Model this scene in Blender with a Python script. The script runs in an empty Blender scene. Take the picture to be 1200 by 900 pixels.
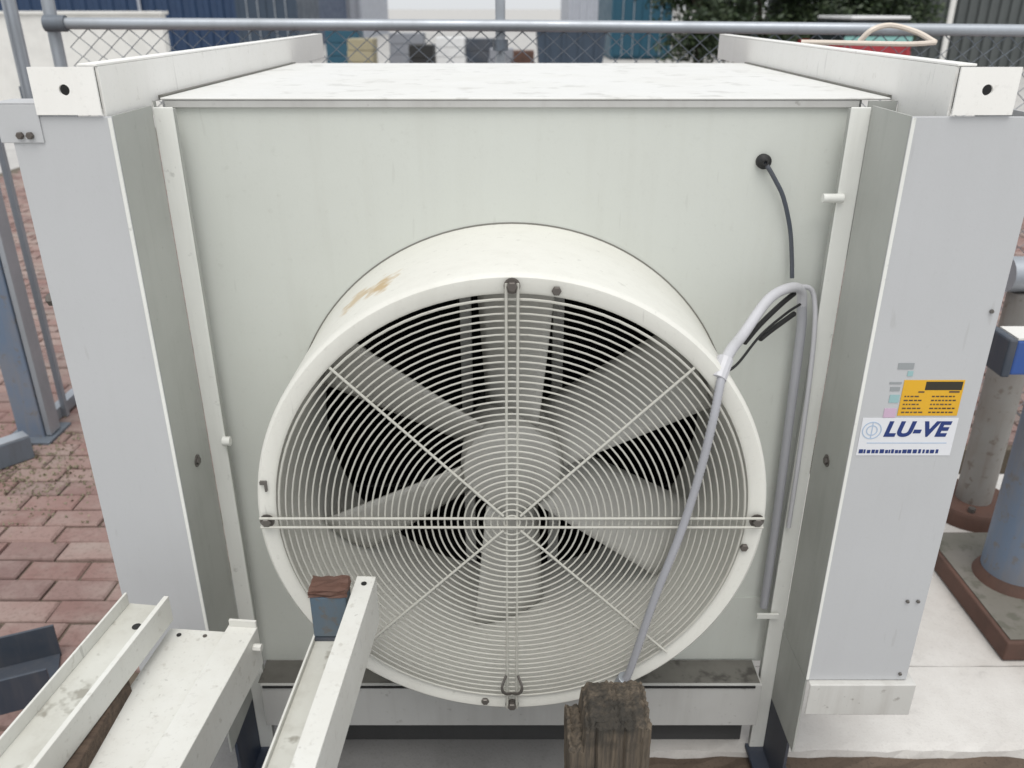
import bpy, bmesh, math, random
from mathutils import Vector, Matrix
R = math.radians
scene = bpy.context.scene
COL = scene.collection

# ------------------------------------------------------------------ camera, sky, sun, exposure
cam_d = bpy.data.cameras.new('camera')
cam = bpy.data.objects.new('camera', cam_d); COL.objects.link(cam)
cam.location = (0, 0, 1.75)
cam.rotation_euler = (R(90 - 24.3), 0, 0)
cam_d.sensor_width = 36.0
cam_d.lens = 36.0 * 975 / 1200
cam_d.dof.use_dof = True; cam_d.dof.focus_distance = 1.55; cam_d.dof.aperture_fstop = 4.5
cam_d.clip_start = 0.02
cam_d.clip_end = 3000
scene.camera = cam

SUN_EL, SUN_AZ = 65, 178          # azimuth: compass bearing the light comes from (+Y = 0, clockwise)
world = bpy.data.worlds.new('World'); scene.world = world
world.use_nodes = True
wn, wl = world.node_tree.nodes, world.node_tree.links
wn.clear()
sky = wn.new('ShaderNodeTexSky'); sky.sky_type = 'NISHITA'; sky.sun_disc = False
sky.sun_elevation = R(SUN_EL); sky.sun_rotation = R(SUN_AZ)
sky.air_density = 1.0; sky.dust_density = 3.0; sky.ozone_density = 1.0
hs = wn.new('ShaderNodeHueSaturation'); hs.inputs['Saturation'].default_value = 0.18
bg = wn.new('ShaderNodeBackground'); bg.inputs['Strength'].default_value = 0.12
wo = wn.new('ShaderNodeOutputWorld')
ov = wn.new('ShaderNodeMix'); ov.data_type = 'RGBA'; ov.inputs[0].default_value = 0.72      # even cloud cover over the clear sky
ov.inputs[7].default_value = (6.9, 7.1, 7.3, 1)
wl.new(sky.outputs[0], hs.inputs['Color']); wl.new(hs.outputs[0], ov.inputs[6]); wl.new(ov.outputs[2], bg.inputs['Color']); wl.new(bg.outputs[0], wo.inputs['Surface'])

sd = bpy.data.lights.new('sun', 'SUN'); sd.energy = 1.5; sd.angle = R(40); sd.color = (1.0, 0.97, 0.92)
sun = bpy.data.objects.new('sun', sd); COL.objects.link(sun)
az, el = R(SUN_AZ), R(SUN_EL)
sdir = Vector((math.sin(az) * math.cos(el), math.cos(az) * math.cos(el), math.sin(el)))
sun.rotation_euler = sdir.to_track_quat('Z', 'Y').to_euler()
sun.location = sdir * 30

scene.view_settings.view_transform = 'Standard'
scene.view_settings.look = 'None'
scene.view_settings.exposure = 0.24
scene.view_settings.gamma = 1.0
scene.render.resolution_x, scene.render.resolution_y = 1024, 768

# ------------------------------------------------------------------ materials
def new_mat(name):
    m = bpy.data.materials.new(name); m.use_nodes = True
    nt = m.node_tree
    b = nt.nodes['Principled BSDF']
    return m, nt, b

def N(nt, t, **kw):
    n = nt.nodes.new(t)
    for k, v in kw.items(): setattr(n, k, v)
    return n

def noise_ramp(nt, scale, lo, hi, detail=4, stretch=None, rough=0.6, src=None):
    geo = src or N(nt, 'ShaderNodeNewGeometry')
    out = geo.outputs['Position'] if src is None else src.outputs['Object']
    if stretch:
        mp = N(nt, 'ShaderNodeMapping'); mp.inputs['Scale'].default_value = stretch
        nt.links.new(out, mp.inputs['Vector']); out = mp.outputs[0]
    nz = N(nt, 'ShaderNodeTexNoise'); nz.inputs['Scale'].default_value = scale
    nz.inputs['Detail'].default_value = detail; nz.inputs['Roughness'].default_value = rough
    nt.links.new(out, nz.inputs['Vector'])
    rp = N(nt, 'ShaderNodeMapRange'); rp.inputs['From Min'].default_value = lo; rp.inputs['From Max'].default_value = hi
    nt.links.new(nz.outputs['Fac'], rp.inputs['Value'])
    return rp.outputs[0], nz

def mix(nt, fac, a, b):
    mx = N(nt, 'ShaderNodeMix'); mx.data_type = 'RGBA'
    if isinstance(fac, (int, float)): mx.inputs[0].default_value = fac
    else: nt.links.new(fac, mx.inputs[0])
    for i, v in ((6, a), (7, b)):
        if isinstance(v, tuple): mx.inputs[i].default_value = (*v, 1)
        else: nt.links.new(v, mx.inputs[i])
    return mx.outputs[2]

def scaled(nt, fac, k):
    mm = N(nt, 'ShaderNodeMath', operation='MULTIPLY'); mm.use_clamp = True
    nt.links.new(fac, mm.inputs[0]); mm.inputs[1].default_value = k
    return mm.outputs[0]

def paint(name, col, dirt=(.30, .28, .23), rough=.45, d_blotch=.25, d_streak=.25, d_spot=.5, metal=0.0, bump=.02, spot_scale=45, spot_lo=.66):
    m, nt, b = new_mat(name)
    f1, _ = noise_ramp(nt, 3.2, .42, .78, 5)
    f2, _ = noise_ramp(nt, 5, .50, .80, 4, (6, 6, .55))
    f3, _ = noise_ramp(nt, spot_scale, spot_lo, spot_lo + .1, 3)
    c = mix(nt, scaled(nt, f1, d_blotch), col, dirt)
    c = mix(nt, scaled(nt, f2, d_streak), c, dirt)
    c = mix(nt, scaled(nt, f3, d_spot), c, tuple(x * .75 for x in dirt))
    nt.links.new(c, b.inputs['Base Color'])
    rr = N(nt, 'ShaderNodeMapRange'); rr.inputs['To Min'].default_value = rough - .06; rr.inputs['To Max'].default_value = rough + .2
    nt.links.new(f1, rr.inputs['Value']); nt.links.new(rr.outputs[0], b.inputs['Roughness'])
    b.inputs['Metallic'].default_value = metal
    _, nz = noise_ramp(nt, 160, 0, 1, 3)
    bp = N(nt, 'ShaderNodeBump'); bp.inputs['Strength'].default_value = bump * 4; bp.inputs['Distance'].default_value = .002
    nt.links.new(nz.outputs['Fac'], bp.inputs['Height']); nt.links.new(bp.outputs[0], b.inputs['Normal'])
    return m

M = {}
M['panel']  = paint('panel_paint', (.585, .605, .565), d_blotch=.08, d_streak=.07, d_spot=.10)
M['shroud'] = paint('shroud_paint', (.71, .705, .655), d_blotch=.12, d_streak=.10, d_spot=.25)
M['column'] = paint('column_paint', (.495, .503, .515), (.33, .33, .32), d_blotch=.10, d_streak=.07, d_spot=.10)
M['rail']   = paint('rail_paint', (.86, .85, .82), (.50, .47, .40), d_blotch=.15, d_streak=.08, d_spot=.3)
M['flange'] = paint('flange_paint', (.78, .785, .75), (.30, .30, .27), d_blotch=.16, d_streak=.2, d_spot=.3)
M['inner']  = paint('shaded_channel_paint', (.41, .42, .395), (.22, .22, .20), d_blotch=.25, d_streak=.25, d_spot=.3)  # the unit's own paint, darkened for the shade inside the channels
M['base']   = paint('base_paint', (.50, .50, .485), (.22, .20, .18), d_blotch=.25, d_streak=.2, d_spot=.5)
M['bracket'] = paint('bracket_paint', (.58, .575, .55), (.25, .22, .19), d_blotch=.3, d_streak=.25, d_spot=.6)
M['beam']   = paint('beam_paint', (.69, .69, .655), (.36, .32, .25), d_blotch=.28, d_streak=.12, d_spot=.32, spot_scale=42, spot_lo=.62)
M['trough'] = paint('beam_trough_paint', (.60, .60, .555), (.27, .25, .20), d_blotch=.45, d_streak=.3, d_spot=.7, spot_scale=24, spot_lo=.60)
M['wire']   = paint('guard_wire_paint', (.50, .495, .45), (.30, .27, .22), d_blotch=.3, d_streak=.1, d_spot=.5)
M['blade']  = paint('blade_aluminium', (.52, .515, .485), (.25, .23, .20), d_blotch=.3, d_streak=.1, d_spot=.3, rough=.4)
M['galv']   = paint('galvanised_steel', (.42, .45, .49), (.24, .25, .26), d_blotch=.5, d_streak=.2, d_spot=.4, metal=.55, rough=.42)
M['darkgalv'] = paint('weathered_galvanised', (.17, .20, .24), (.10, .09, .08), d_blotch=.5, d_streak=.4, d_spot=.5, metal=.25, rough=.5)
M['bluesteel'] = paint('faded_blue_steel', (.14, .19, .27), (.23, .21, .20), d_blotch=.8, d_streak=.6, d_spot=.8, rough=.55, spot_scale=26, spot_lo=.58)
M['weathered'] = paint('weathered_grey_paint', (.25, .24, .225), (.17, .12, .09), d_blotch=.6, d_streak=.6, d_spot=.6, rough=.6, spot_scale=26, spot_lo=.58)
M['greyblue'] = paint('worn_grey_blue_steel', (.085, .13, .175), (.16, .15, .14), d_blotch=.8, d_streak=.6, d_spot=.8, rough=.55, spot_scale=60, spot_lo=.55)
M['platetop'] = paint('stained_plate', (.18, .165, .145), (.11, .11, .08), d_blotch=.9, d_streak=.2, d_spot=.6, rough=.7, spot_scale=18, spot_lo=.55)
M['roof'] = paint('roof_sheet_paint', (.70, .70, .68), (.50, .49, .45), d_blotch=.35, d_streak=.1, d_spot=.4, rough=.5, spot_scale=14, spot_lo=.58)
M['brightblue'] = paint('blue_paint', (.03, .09, .32), (.10, .12, .18), d_blotch=.3, d_streak=.2, d_spot=.4, rough=.4)
M['rust']   = paint('rusty_steel', (.115, .058, .042), (.045, .035, .03), d_blotch=.9, d_streak=.3, d_spot=.8, rough=.8, spot_scale=20, bump=.08)
M['footblue'] = paint('dark_blue_foot', (.018, .030, .058), (.12, .11, .10), d_blotch=.6, d_streak=.2, d_spot=.6, rough=.55, spot_scale=30)
M['slate']  = paint('slate_steel', (.045, .058, .08), (.15, .14, .14), d_blotch=.5, d_streak=.3, d_spot=.5, rough=.5)
M['conduit'] = paint('grey_conduit_plastic', (.37, .375, .405), (.24, .24, .25), d_blotch=.3, d_streak=.2, d_spot=.2, rough=.38)
M['paleconduit'] = paint('pale_conduit_plastic', (.52, .52, .55), (.35, .35, .33), d_blotch=.3, d_streak=.2, d_spot=.2, rough=.38)
M['black']  = paint('black_rubber', (.012, .012, .013), (.05, .05, .045), d_blotch=.2, d_streak=.1, d_spot=.2, rough=.6)
M['steelbolt'] = paint('dull_bolt_steel', (.16, .15, .14), (.08, .05, .035), d_blotch=.5, d_streak=.1, d_spot=.6, metal=.6, rough=.5)
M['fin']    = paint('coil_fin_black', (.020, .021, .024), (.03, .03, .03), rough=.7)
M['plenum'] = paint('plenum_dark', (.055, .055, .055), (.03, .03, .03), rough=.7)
M['seam']   = paint('joint_sealant', (.20, .195, .175), (.08, .08, .07), rough=.8)
M['stain']  = paint('old_glue_stain', (.42, .30, .13), (.55, .48, .36), d_blotch=.8, d_spot=.8, rough=.7, spot_scale=60, spot_lo=.5)

def wavy(m, scale=2.6, dist=.02, strength=.35):
    nt = m.node_tree; b = nt.nodes['Principled BSDF']
    old = b.inputs['Normal'].links[0].from_socket
    _, nz = noise_ramp(nt, scale, 0, 1, 1)
    bp = N(nt, 'ShaderNodeBump'); bp.inputs['Strength'].default_value = strength; bp.inputs['Distance'].default_value = dist
    nt.links.new(nz.outputs['Fac'], bp.inputs['Height']); nt.links.new(old, bp.inputs['Normal']); nt.links.new(bp.outputs[0], b.inputs['Normal'])
for k_ in ('panel', 'column', 'shroud', 'rail'): wavy(M[k_])
def scratches(m, col=(.25, .24, .22), k=.5):
    nt = m.node_tree; b = nt.nodes['Principled BSDF']; old = b.inputs['Base Color'].links[0].from_socket
    f, _ = noise_ramp(nt, 7, .70, .74, 2, (9, 9, 1.2), .5)
    g, _ = noise_ramp(nt, 120, .60, .70, 2)
    c = mix(nt, scaled(nt, f, k), old, col); c = mix(nt, scaled(nt, g, k * .35), c, col)
    nt.links.new(c, b.inputs['Base Color'])
for k_, q_ in (('panel', .10), ('column', .14), ('shroud', .2), ('rail', .2), ('beam', .35)): scratches(M[k_], k=q_)
def stain_at(m, p, rad, squash, col):
    nt = m.node_tree; b = nt.nodes['Principled BSDF']; old = b.inputs['Base Color'].links[0].from_socket
    ge = N(nt, 'ShaderNodeNewGeometry'); sub = N(nt, 'ShaderNodeVectorMath', operation='SUBTRACT'); sub.inputs[1].default_value = p
    nt.links.new(ge.outputs['Position'], sub.inputs[0])
    ml = N(nt, 'ShaderNodeVectorMath', operation='MULTIPLY'); ml.inputs[1].default_value = squash; nt.links.new(sub.outputs[0], ml.inputs[0])
    ln = N(nt, 'ShaderNodeVectorMath', operation='LENGTH'); nt.links.new(ml.outputs[0], ln.inputs[0])
    nz = N(nt, 'ShaderNodeTexNoise'); nz.inputs['Scale'].default_value = 38; nz.inputs['Detail'].default_value = 5; nt.links.new(ge.outputs['Position'], nz.inputs['Vector'])
    a = N(nt, 'ShaderNodeMath', operation='MULTIPLY_ADD'); nt.links.new(nz.outputs['Fac'], a.inputs[0]); a.inputs[1].default_value = rad * 2.2; nt.links.new(ln.outputs['Value'], a.inputs[2])
    mr = N(nt, 'ShaderNodeMapRange'); mr.inputs['From Min'].default_value = rad * 2.15; mr.inputs['From Max'].default_value = rad * 1.55; nt.links.new(a.outputs[0], mr.inputs['Value'])
    nt.links.new(mix(nt, scaled(nt, mr.outputs[0], .8), old, col), b.inputs['Base Color'])
stain_at(M['shroud'], (-.236, 1.425, 1.300), .030, (.8, .55, .8), (.45, .30, .12))
stain_at(M['shroud'], (-.285, 1.44, 1.268), .026, (.8, .5, .8), (.52, .40, .24))
def wood(name, a, b_, grain=(34, 34, 1.6), dark=(.035, .028, .022)):
    m, nt, b = new_mat(name)
    f1, nz = noise_ramp(nt, 4, .35, .65, 6, grain, .7)
    f2, _ = noise_ramp(nt, 9, .55, .68, 4)
    c = mix(nt, f1, a, b_); c = mix(nt, scaled(nt, f2, .8), c, dark)
    nt.links.new(c, b.inputs['Base Color']); b.inputs['Roughness'].default_value = .9
    bp = N(nt, 'ShaderNodeBump'); bp.inputs['Strength'].default_value = .8; bp.inputs['Distance'].default_value = .004
    nt.links.new(nz.outputs['Fac'], bp.inputs['Height']); nt.links.new(bp.outputs[0], b.inputs['Normal'])
    return m
M['oldwood'] = wood('weathered_timber', (.052, .044, .036), (.145, .115, .083))
M['batten']  = wood('brown_batten', (.055, .038, .028), (.13, .09, .065), (1.5, 18, 18))

def concrete(name, a, b_, spot=.3):
    m, nt, b = new_mat(name)
    f1, _ = noise_ramp(nt, 2.2, .35, .7, 9, None, .68)
    f2, nz = noise_ramp(nt, 150, .55, .75, 4)
    f4, _ = noise_ramp(nt, 9, .58, .72, 6, None, .7)
    c = mix(nt, f1, a, b_); c = mix(nt, scaled(nt, f4, .35), c, tuple(x * .6 for x in b_)); c = mix(nt, scaled(nt, f2, spot), c, tuple(x * .45 for x in b_))
    nt.links.new(c, b.inputs['Base Color']); b.inputs['Roughness'].default_value = .85
    bp = N(nt, 'ShaderNodeBump'); bp.inputs['Strength'].default_value = .3; bp.inputs['Distance'].default_value = .003
    nt.links.new(nz.outputs['Fac'], bp.inputs['Height']); nt.links.new(bp.outputs[0], b.inputs['Normal'])
    return m
M['slab'] = concrete('pale_concrete', (.66, .64, .61), (.50, .47, .44), .22)
M['slabfront'] = concrete('shaded_concrete', (.29, .285, .28), (.22, .215, .21))  # darker copy of the slab concrete, shade before the unit painted in
M['yard'] = concrete('yard_concrete', (.50, .49, .47), (.38, .37, .36))
M['dirt'] = concrete('brown_soil', (.13, .095, .07), (.07, .05, .038), .8)
M['sand'] = concrete('joint_sand', (.17, .135, .10), (.07, .06, .045), .8)

def brickmat():
    m, nt, b = new_mat('red_clay_paver')
    oi = N(nt, 'ShaderNodeObjectInfo'); ge = N(nt, 'ShaderNodeNewGeometry')
    ad = N(nt, 'ShaderNodeMath', operation='ADD'); nt.links.new(oi.outputs['Random'], ad.inputs[0]); nt.links.new(ge.outputs['Random Per Island'], ad.inputs[1])
    fr = N(nt, 'ShaderNodeMath', operation='FRACT'); nt.links.new(ad.outputs[0], fr.inputs[0])
    cr = N(nt, 'ShaderNodeValToRGB')
    e = cr.color_ramp.elements
    e[0].position = 0; e[0].color = (.225, .135, .120, 1); e[1].position = 1; e[1].color = (.30, .21, .188, 1)
    for p, c in ((.3, (.265, .163, .145, 1)), (.55, (.20, .130, .120, 1)), (.8, (.28, .185, .165, 1))):
        x = e.new(p); x.color = c
    nt.links.new(fr.outputs[0], cr.inputs[0])
    f1, _ = noise_ramp(nt, 5, .45, .70, 5); f2, nz = noise_ramp(nt, 70, .5, .75, 4)
    f3, _ = noise_ramp(nt, 1.6, .50, .66, 5)
    c = mix(nt, scaled(nt, f1, .6), cr.outputs[0], (.36, .29, .26))
    c = mix(nt, scaled(nt, f3, .6), c, (.34, .305, .27))
    c = mix(nt, scaled(nt, f2, .5), c, (.12, .08, .065))
    nt.links.new(c, b.inputs['Base Color']); b.inputs['Roughness'].default_value = .88
    bp = N(nt, 'ShaderNodeBump'); bp.inputs['Strength'].default_value = .5; bp.inputs['Distance'].default_value = .003
    nt.links.new(nz.outputs['Fac'], bp.inputs['Height']); nt.links.new(bp.outputs[0], b.inputs['Normal'])
    return m
M['brick'] = brickmat()

def plain(name, col, rough=.6, metal=0, var=.25):
    return paint(name, col, tuple(x * .55 for x in col), rough, var, var * .8, .15, metal)
M['lab_white'] = plain('label_white', (.72, .73, .76), .3, 0, .06)
M['lab_blue'] = plain('label_blue', (.012, .035, .17), .35, 0, .1)
M['lab_pale'] = plain('label_pale_blue', (.42, .52, .66), .35, 0, .2)
M['lab_yellow'] = plain('label_yellow', (.72, .40, .02), .35, 0, .35)
M['lab_black'] = plain('label_black', (.03, .025, .015), .4, 0, .2)
M['lab_grey'] = plain('label_grey', (.30, .32, .33), .4, 0, .3)
M['lab_pink'] = plain('label_pink', (.58, .42, .55), .4, 0, .3)
M['lab_teal'] = plain('label_teal', (.30, .47, .48), .4, 0, .3)
M['cladblue'] = plain('navy_cladding', (.018, .045, .105), .5)
M['cladteal'] = plain('teal_cladding', (.018, .085, .135), .5)
M['cladgrey'] = plain('grey_cladding', (.085, .095, .095), .55)
M['cladpale'] = plain('pale_cladding', (.40, .42, .47), .55)
M['cladwhite'] = plain('white_render', (.72, .71, .68), .7)
M['skip'] = plain('dark_skip_paint', (.035, .055, .085), .5)
M['glass'] = plain('dark_glass', (.02, .025, .03), .08)
M['red'] = plain('red_car_paint', (.33, .03, .04), .3)
M['tealcar'] = plain('teal_band', (.22, .45, .42), .3)
M['white'] = plain('white_car_paint', (.74, .74, .74), .3)
M['cream'] = plain('cream_cable', (.68, .60, .52), .4)
M['yellow'] = plain('dull_yellow', (.33, .29, .19), .6)
M['greybox'] = plain('grey_goods', (.25, .26, .29), .6)
M['bark'] = wood('bark', (.05, .04, .03), (.10, .08, .06))

def leafmat(name, a, b_):
    m, nt, b = new_mat(name)
    ge = N(nt, 'ShaderNodeNewGeometry')
    c = mix(nt, ge.outputs['Random Per Island'], a, b_)
    nt.links.new(c, b.inputs['Base Color']); b.inputs['Roughness'].default_value = .55
    return m
M['leaf'] = leafmat('dark_leaf', (.014, .030, .012), (.045, .068, .026))
M['grass'] = leafmat('moss_leaf', (.12, .11, .06), (.30, .26, .18))

stain_at(M['oldwood'], (.15, .99, .712), .050, (.55, .6, 1.0), (.030, .028, .024))
# ------------------------------------------------------------------ mesh helpers
def box(bm, x0, x1, y0, y1, z0, z1):
    vs = [bm.verts.new((x, y, z)) for x in (x0, x1) for y in (y0, y1) for z in (z0, z1)]
    for f in ((0, 1, 3, 2), (4, 6, 7, 5), (0, 4, 5, 1), (2, 3, 7, 6), (0, 2, 6, 4), (1, 5, 7, 3)):
        bm.faces.new([vs[i] for i in f])
    return vs

def prism(bm, poly, axis, a0, a1):
    """extrude a 2-D polygon along an axis; poly holds the other two coords in xyz order"""
    def p(q, a):
        l = list(q); l.insert(axis, a); return l
    A = [bm.verts.new(p(q, a0)) for q in poly]; B = [bm.verts.new(p(q, a1)) for q in poly]
    n = len(poly)
    bm.faces.new(A[::-1]); bm.faces.new(B)
    for i in range(n): bm.faces.new([A[i], A[(i + 1) % n], B[(i + 1) % n], B[i]])
    return A + B

def tube(bm, pts, r, sides=8, cap=True):
    pts = [Vector(p) for p in pts]
    rs = r if isinstance(r, (list, tuple)) else [r] * len(pts)
    t0 = (pts[1] - pts[0]).normalized()
    up = Vector((0, 0, 1)) if abs(t0.z) < .9 else Vector((1, 0, 0))
    nrm = t0.cross(up).normalized()
    prev = None; t_prev = t0; rings = []
    for i, p in enumerate(pts):
        t = (pts[min(i + 1, len(pts) - 1)] - pts[max(i - 1, 0)]).normalized()
        q = t_prev.rotation_difference(t); nrm = (q @ nrm); nrm = (nrm - t * nrm.dot(t)).normalized(); t_prev = t
        bn = t.cross(nrm)
        rings.append([bm.verts.new(p + rs[i] * (math.cos(2 * math.pi * k / sides) * nrm + math.sin(2 * math.pi * k / sides) * bn)) for k in range(sides)])
    for a, b in zip(rings, rings[1:]):
        for k in range(sides): bm.faces.new([a[k], a[(k + 1) % sides], b[(k + 1) % sides], b[k]])
    if cap: bm.faces.new(rings[0][::-1]); bm.faces.new(rings[-1])

def smooth_path(pts, n=8):
    P = [Vector(p) for p in pts]; P = [2 * P[0] - P[1]] + P + [2 * P[-1] - P[-2]]
    out = []
    for i in range(1, len(P) - 2):
        a, b, c, d = P[i - 1:i + 3]
        for k in range(n):
            t = k / n
            out.append(.5 * ((2 * b) + (c - a) * t + (2 * a - 5 * b + 4 * c - d) * t * t + (3 * b - a - 3 * c + d) * t ** 3))
    out.append(P[-2]); return out

def lathe_y(bm, prof, cx, cz, n=96, closed=True):
    """revolve (radius, y) profile about the axis through (cx, *, cz) along Y"""
    rings = [[bm.verts.new((cx + r * math.cos(2 * math.pi * k / n), y, cz + r * math.sin(2 * math.pi * k / n))) for k in range(n)] for r, y in prof]
    pairs = list(zip(rings, rings[1:])) + ([(rings[-1], rings[0])] if closed else [])
    for a, b in pairs:
        for k in range(n): bm.faces.new([a[k], a[(k + 1) % n], b[(k + 1) % n], b[k]])

def bolt_y(bm, x, y, z, r=.009, h=.008, washer=True):
    """hexagon head facing -Y on a washer"""
    if washer: lathe_y(bm, [(.0005, y), (r * 1.5, y), (r * 1.5, y - .002), (.0005, y - .002)], x, z, 16, True)
    lathe_y(bm, [(.0005, y - .001), (r, y - .001), (r, y - h), (r * .8, y - h - .002), (.0005, y - h - .002)], x, z, 6, True)

def link(name, bm, mat, parent=None, bevel=0, smooth=False, segs=2):
    bmesh.ops.recalc_face_normals(bm, faces=bm.faces)
    me = bpy.data.meshes.new(name); bm.to_mesh(me); bm.free()
    o = bpy.data.objects.new(name, me); COL.objects.link(o)
    me.materials.append(M[mat] if isinstance(mat, str) else mat)
    if smooth:
        for p in me.polygons: p.use_smooth = True
        me.set_sharp_from_angle(angle=R(38))
    if bevel:
        md = o.modifiers.new('bevel', 'BEVEL'); md.width = bevel; md.segments = segs; md.limit_method = 'ANGLE'; md.angle_limit = R(35)
        md.harden_normals = False
    if parent: adopt(o, parent)
    return o

def world_loc(o):
    v = Vector((0, 0, 0))
    while o is not None:
        if o.type == 'EMPTY': v = v + o.location
        o = o.parent
    return v

def adopt(o, parent):
    o.parent = parent
    o.matrix_parent_inverse = Matrix.Translation(-world_loc(parent)) if parent.type == 'EMPTY' else Matrix.Identity(4)

def tag(o, label=None, cat=None, group=None, kind=None):
    if label: o['label'] = label
    if cat: o['category'] = cat
    if group: o['group'] = group
    if kind: o['kind'] = kind
    return o

def thing(name, loc, label, cat, group=None):
    o = bpy.data.objects.new(name, None); COL.objects.link(o); o.location = loc; o.empty_display_size = .1
    return tag(o, label, cat, group)

BM = bmesh.new
rnd = random.Random(7)

def rough_up(bm, amt, seed=1):
    r = random.Random(seed)
    for v in bm.verts: v.co += Vector((r.uniform(-amt, amt), r.uniform(-amt, amt), r.uniform(-amt, amt)))

# ------------------------------------------------------------------ ground
def structure(name, bm, mat, bevel=0):
    return tag(link(name, bm, mat, None, bevel), kind='structure')

bm = BM()
g = [bm.verts.new(p) for p in ((-900, -40, -.14), (900, -40, -.14), (900, 1800, -.14), (-900, 1800, -.14))]
bm.faces.new(g); structure('ground', bm, 'yard')
bm = BM(); nx_, ny_ = 70, 30; r = random.Random(15)
V_ = [[bm.verts.new((.198 + 4.0 * a / nx_, .9 + .668 * b / ny_, -.022 + r.uniform(-.006, .006))) for b in range(ny_ + 1)] for a in range(nx_ + 1)]
for a in range(nx_):
    for b in range(ny_): bm.faces.new([V_[a][b], V_[a + 1][b], V_[a + 1][b + 1], V_[a][b + 1]])
structure('soil', bm, 'dirt')

def slab(name, x0, x1, y0, y1, z0, z1, mat, rag=0, seed=3):
    """concrete slab; the front (low y) arris is chipped when rag > 0"""
    bm = BM(); r = random.Random(seed)
    n = max(2, int((x1 - x0) / .045))
    top, low = [], []
    for i in range(n + 1):
        x = x0 + (x1 - x0) * i / n
        top.append((x, y0 + rag * r.random() ** 2, z1 - rag * .35 * r.random() ** 2)); low.append((x, y0 + rag * .3 * r.random() - rag * .2, z1 - .03 - rag * r.random()))
    T = [bm.verts.new(p) for p in top]; L = [bm.verts.new(p) for p in low]
    B = [bm.verts.new((p[0], y0, z0)) for p in top]
    K = [bm.verts.new((p[0], y0 + max(.03, rag * 2), z1)) for p in top]
    E = [bm.verts.new((p[0], y1, z1)) for p in top]
    for i in range(n):
        for a, b in ((K, E), (T, K), (L, T), (B, L)):
            bm.faces.new([a[i], a[i + 1], b[i + 1], b[i]])
    Bk = [bm.verts.new((x0, y1, z0)), bm.verts.new((x1, y1, z0))]
    bm.faces.new([B[0], L[0], T[0], K[0], E[0], Bk[0]]); bm.faces.new([B[-1], L[-1], T[-1], K[-1], E[-1], Bk[1]])
    return structure(name, bm, mat)
slab('concrete_slab', .20, 4.2, 1.568, 1.872, -.13, 0, 'slab', .010, 5)
slab('concrete_slab', .20, 4.2, 1.878, 2.98, -.13, -.004, 'slab', .004, 6)
slab('concrete_slab', -.95, .194, .95, 2.98, -.13, -.002, 'slabfront', .004, 8)

# brick paving: single pavers near, joined beyond
bm = BM()
box(bm, -6, -.955, .8, 3.2, -.13, -.012); box(bm, -6, 7, 3.2, 14, -.13, -.012)
pav = structure('pavement', bm, 'sand')
def paver_mesh(seed):
    bm = BM(); r = random.Random(seed)
    box(bm, -.1, .1, -.05, .05, -.05, 0)
    bmesh.ops.bevel(bm, geom=[e for e in bm.edges if all(v.co.z > -.01 for v in e.verts)], offset=.006, segments=1, affect='EDGES')
    for v in bm.verts: v.co += Vector((r.uniform(-.0025, .0025), r.uniform(-.0025, .0025), r.uniform(-.001, .001)))
    bmesh.ops.recalc_face_normals(bm, faces=bm.faces)
    me = bpy.data.meshes.new('brick'); bm.to_mesh(me); bm.free(); me.materials.append(M['brick']); return me
pm = [paver_mesh(i) for i in range(5)]
far = BM(); nb = 0
PX, PY = .2085, .1065
for j in range(int(13.0 / PY)):
    y = .95 + j * PY
    if y > 12: break
    off = (.5 if j % 2 else 0) * PX + .03 * math.sin(j * 1.7)
    for i in range(-32, 38):
        x = i * PX + off
        if y < 3.22 and x > -1.06: continue
        if x < -5.8 or x > 6.8: continue
        ang = R(rnd.uniform(-1, 1)); z = rnd.uniform(-.004, .004)
        if 1.7 < y < 4.4 and -3.05 < x < -1.05 - max(0, (y - 3.3) * .0) and nb < 298 and x > -.72 * y - .1:
            o = bpy.data.objects.new('brick', pm[rnd.randrange(5)]); COL.objects.link(o)
            o.location = (x, y, z); o.rotation_euler = (R(rnd.uniform(-.7, .7)), R(rnd.uniform(-.5, .5)), ang); o.parent = pav; nb += 1
        elif abs(x) < .72 * y + .4:
            c, s = math.cos(ang), math.sin(ang)
            P = lambda a, b, zz: far.verts.new((x + a * c - b * s, y + a * s + b * c, zz))
            lo = [P(a, b, -.03) for a, b in ((-.1, -.05), (.1, -.05), (.1, .05), (-.1, .05))]
            hi = [P(a, b, z) for a, b in ((-.095, -.045), (.095, -.045), (.095, .045), (-.095, .045))]
            far.faces.new(hi)
            for k in range(4): far.faces.new([lo[k], lo[(k + 1) % 4], hi[(k + 1) % 4], hi[k]])
tag(link('distant_bricks', far, 'brick', pav), kind='stuff')

# moss and grit in the joints at the foot of the fence
bm = BM(); r = random.Random(4)
for k in range(2600):
    x = -2.2 + r.gauss(0, .28); y = 2.95 + r.gauss(0, .22); z = r.uniform(-.004, .004)
    if x > -1.5: continue
    s = r.uniform(.003, .008); a = r.uniform(0, 6.28); h = r.uniform(.003, .010)
    p = [bm.verts.new((x + s * math.cos(a + q), y + s * math.sin(a + q), z)) for q in (0, 2.1, 4.2)]
    t = bm.verts.new((x + r.uniform(-s, s), y + r.uniform(-s, s), z + h))
    for q in range(3): bm.faces.new([p[q], p[(q + 1) % 3], t])
tag(link('moss', bm, 'grass'), 'low moss and grit on the bricks by the fence foot', 'moss', kind='stuff')

# ------------------------------------------------------------------ the dry cooler
CZ, YR, YP, RO, RI = .897, 1.289, 1.615, .466, .430
YC = 1.40            # front of the corner columns
YF = 1.565           # leg flanges
cool = thing('dry_cooler', (0, 2.1, 0), 'large pale grey metal cooling unit with one big round caged fan', 'cooling unit')

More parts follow.
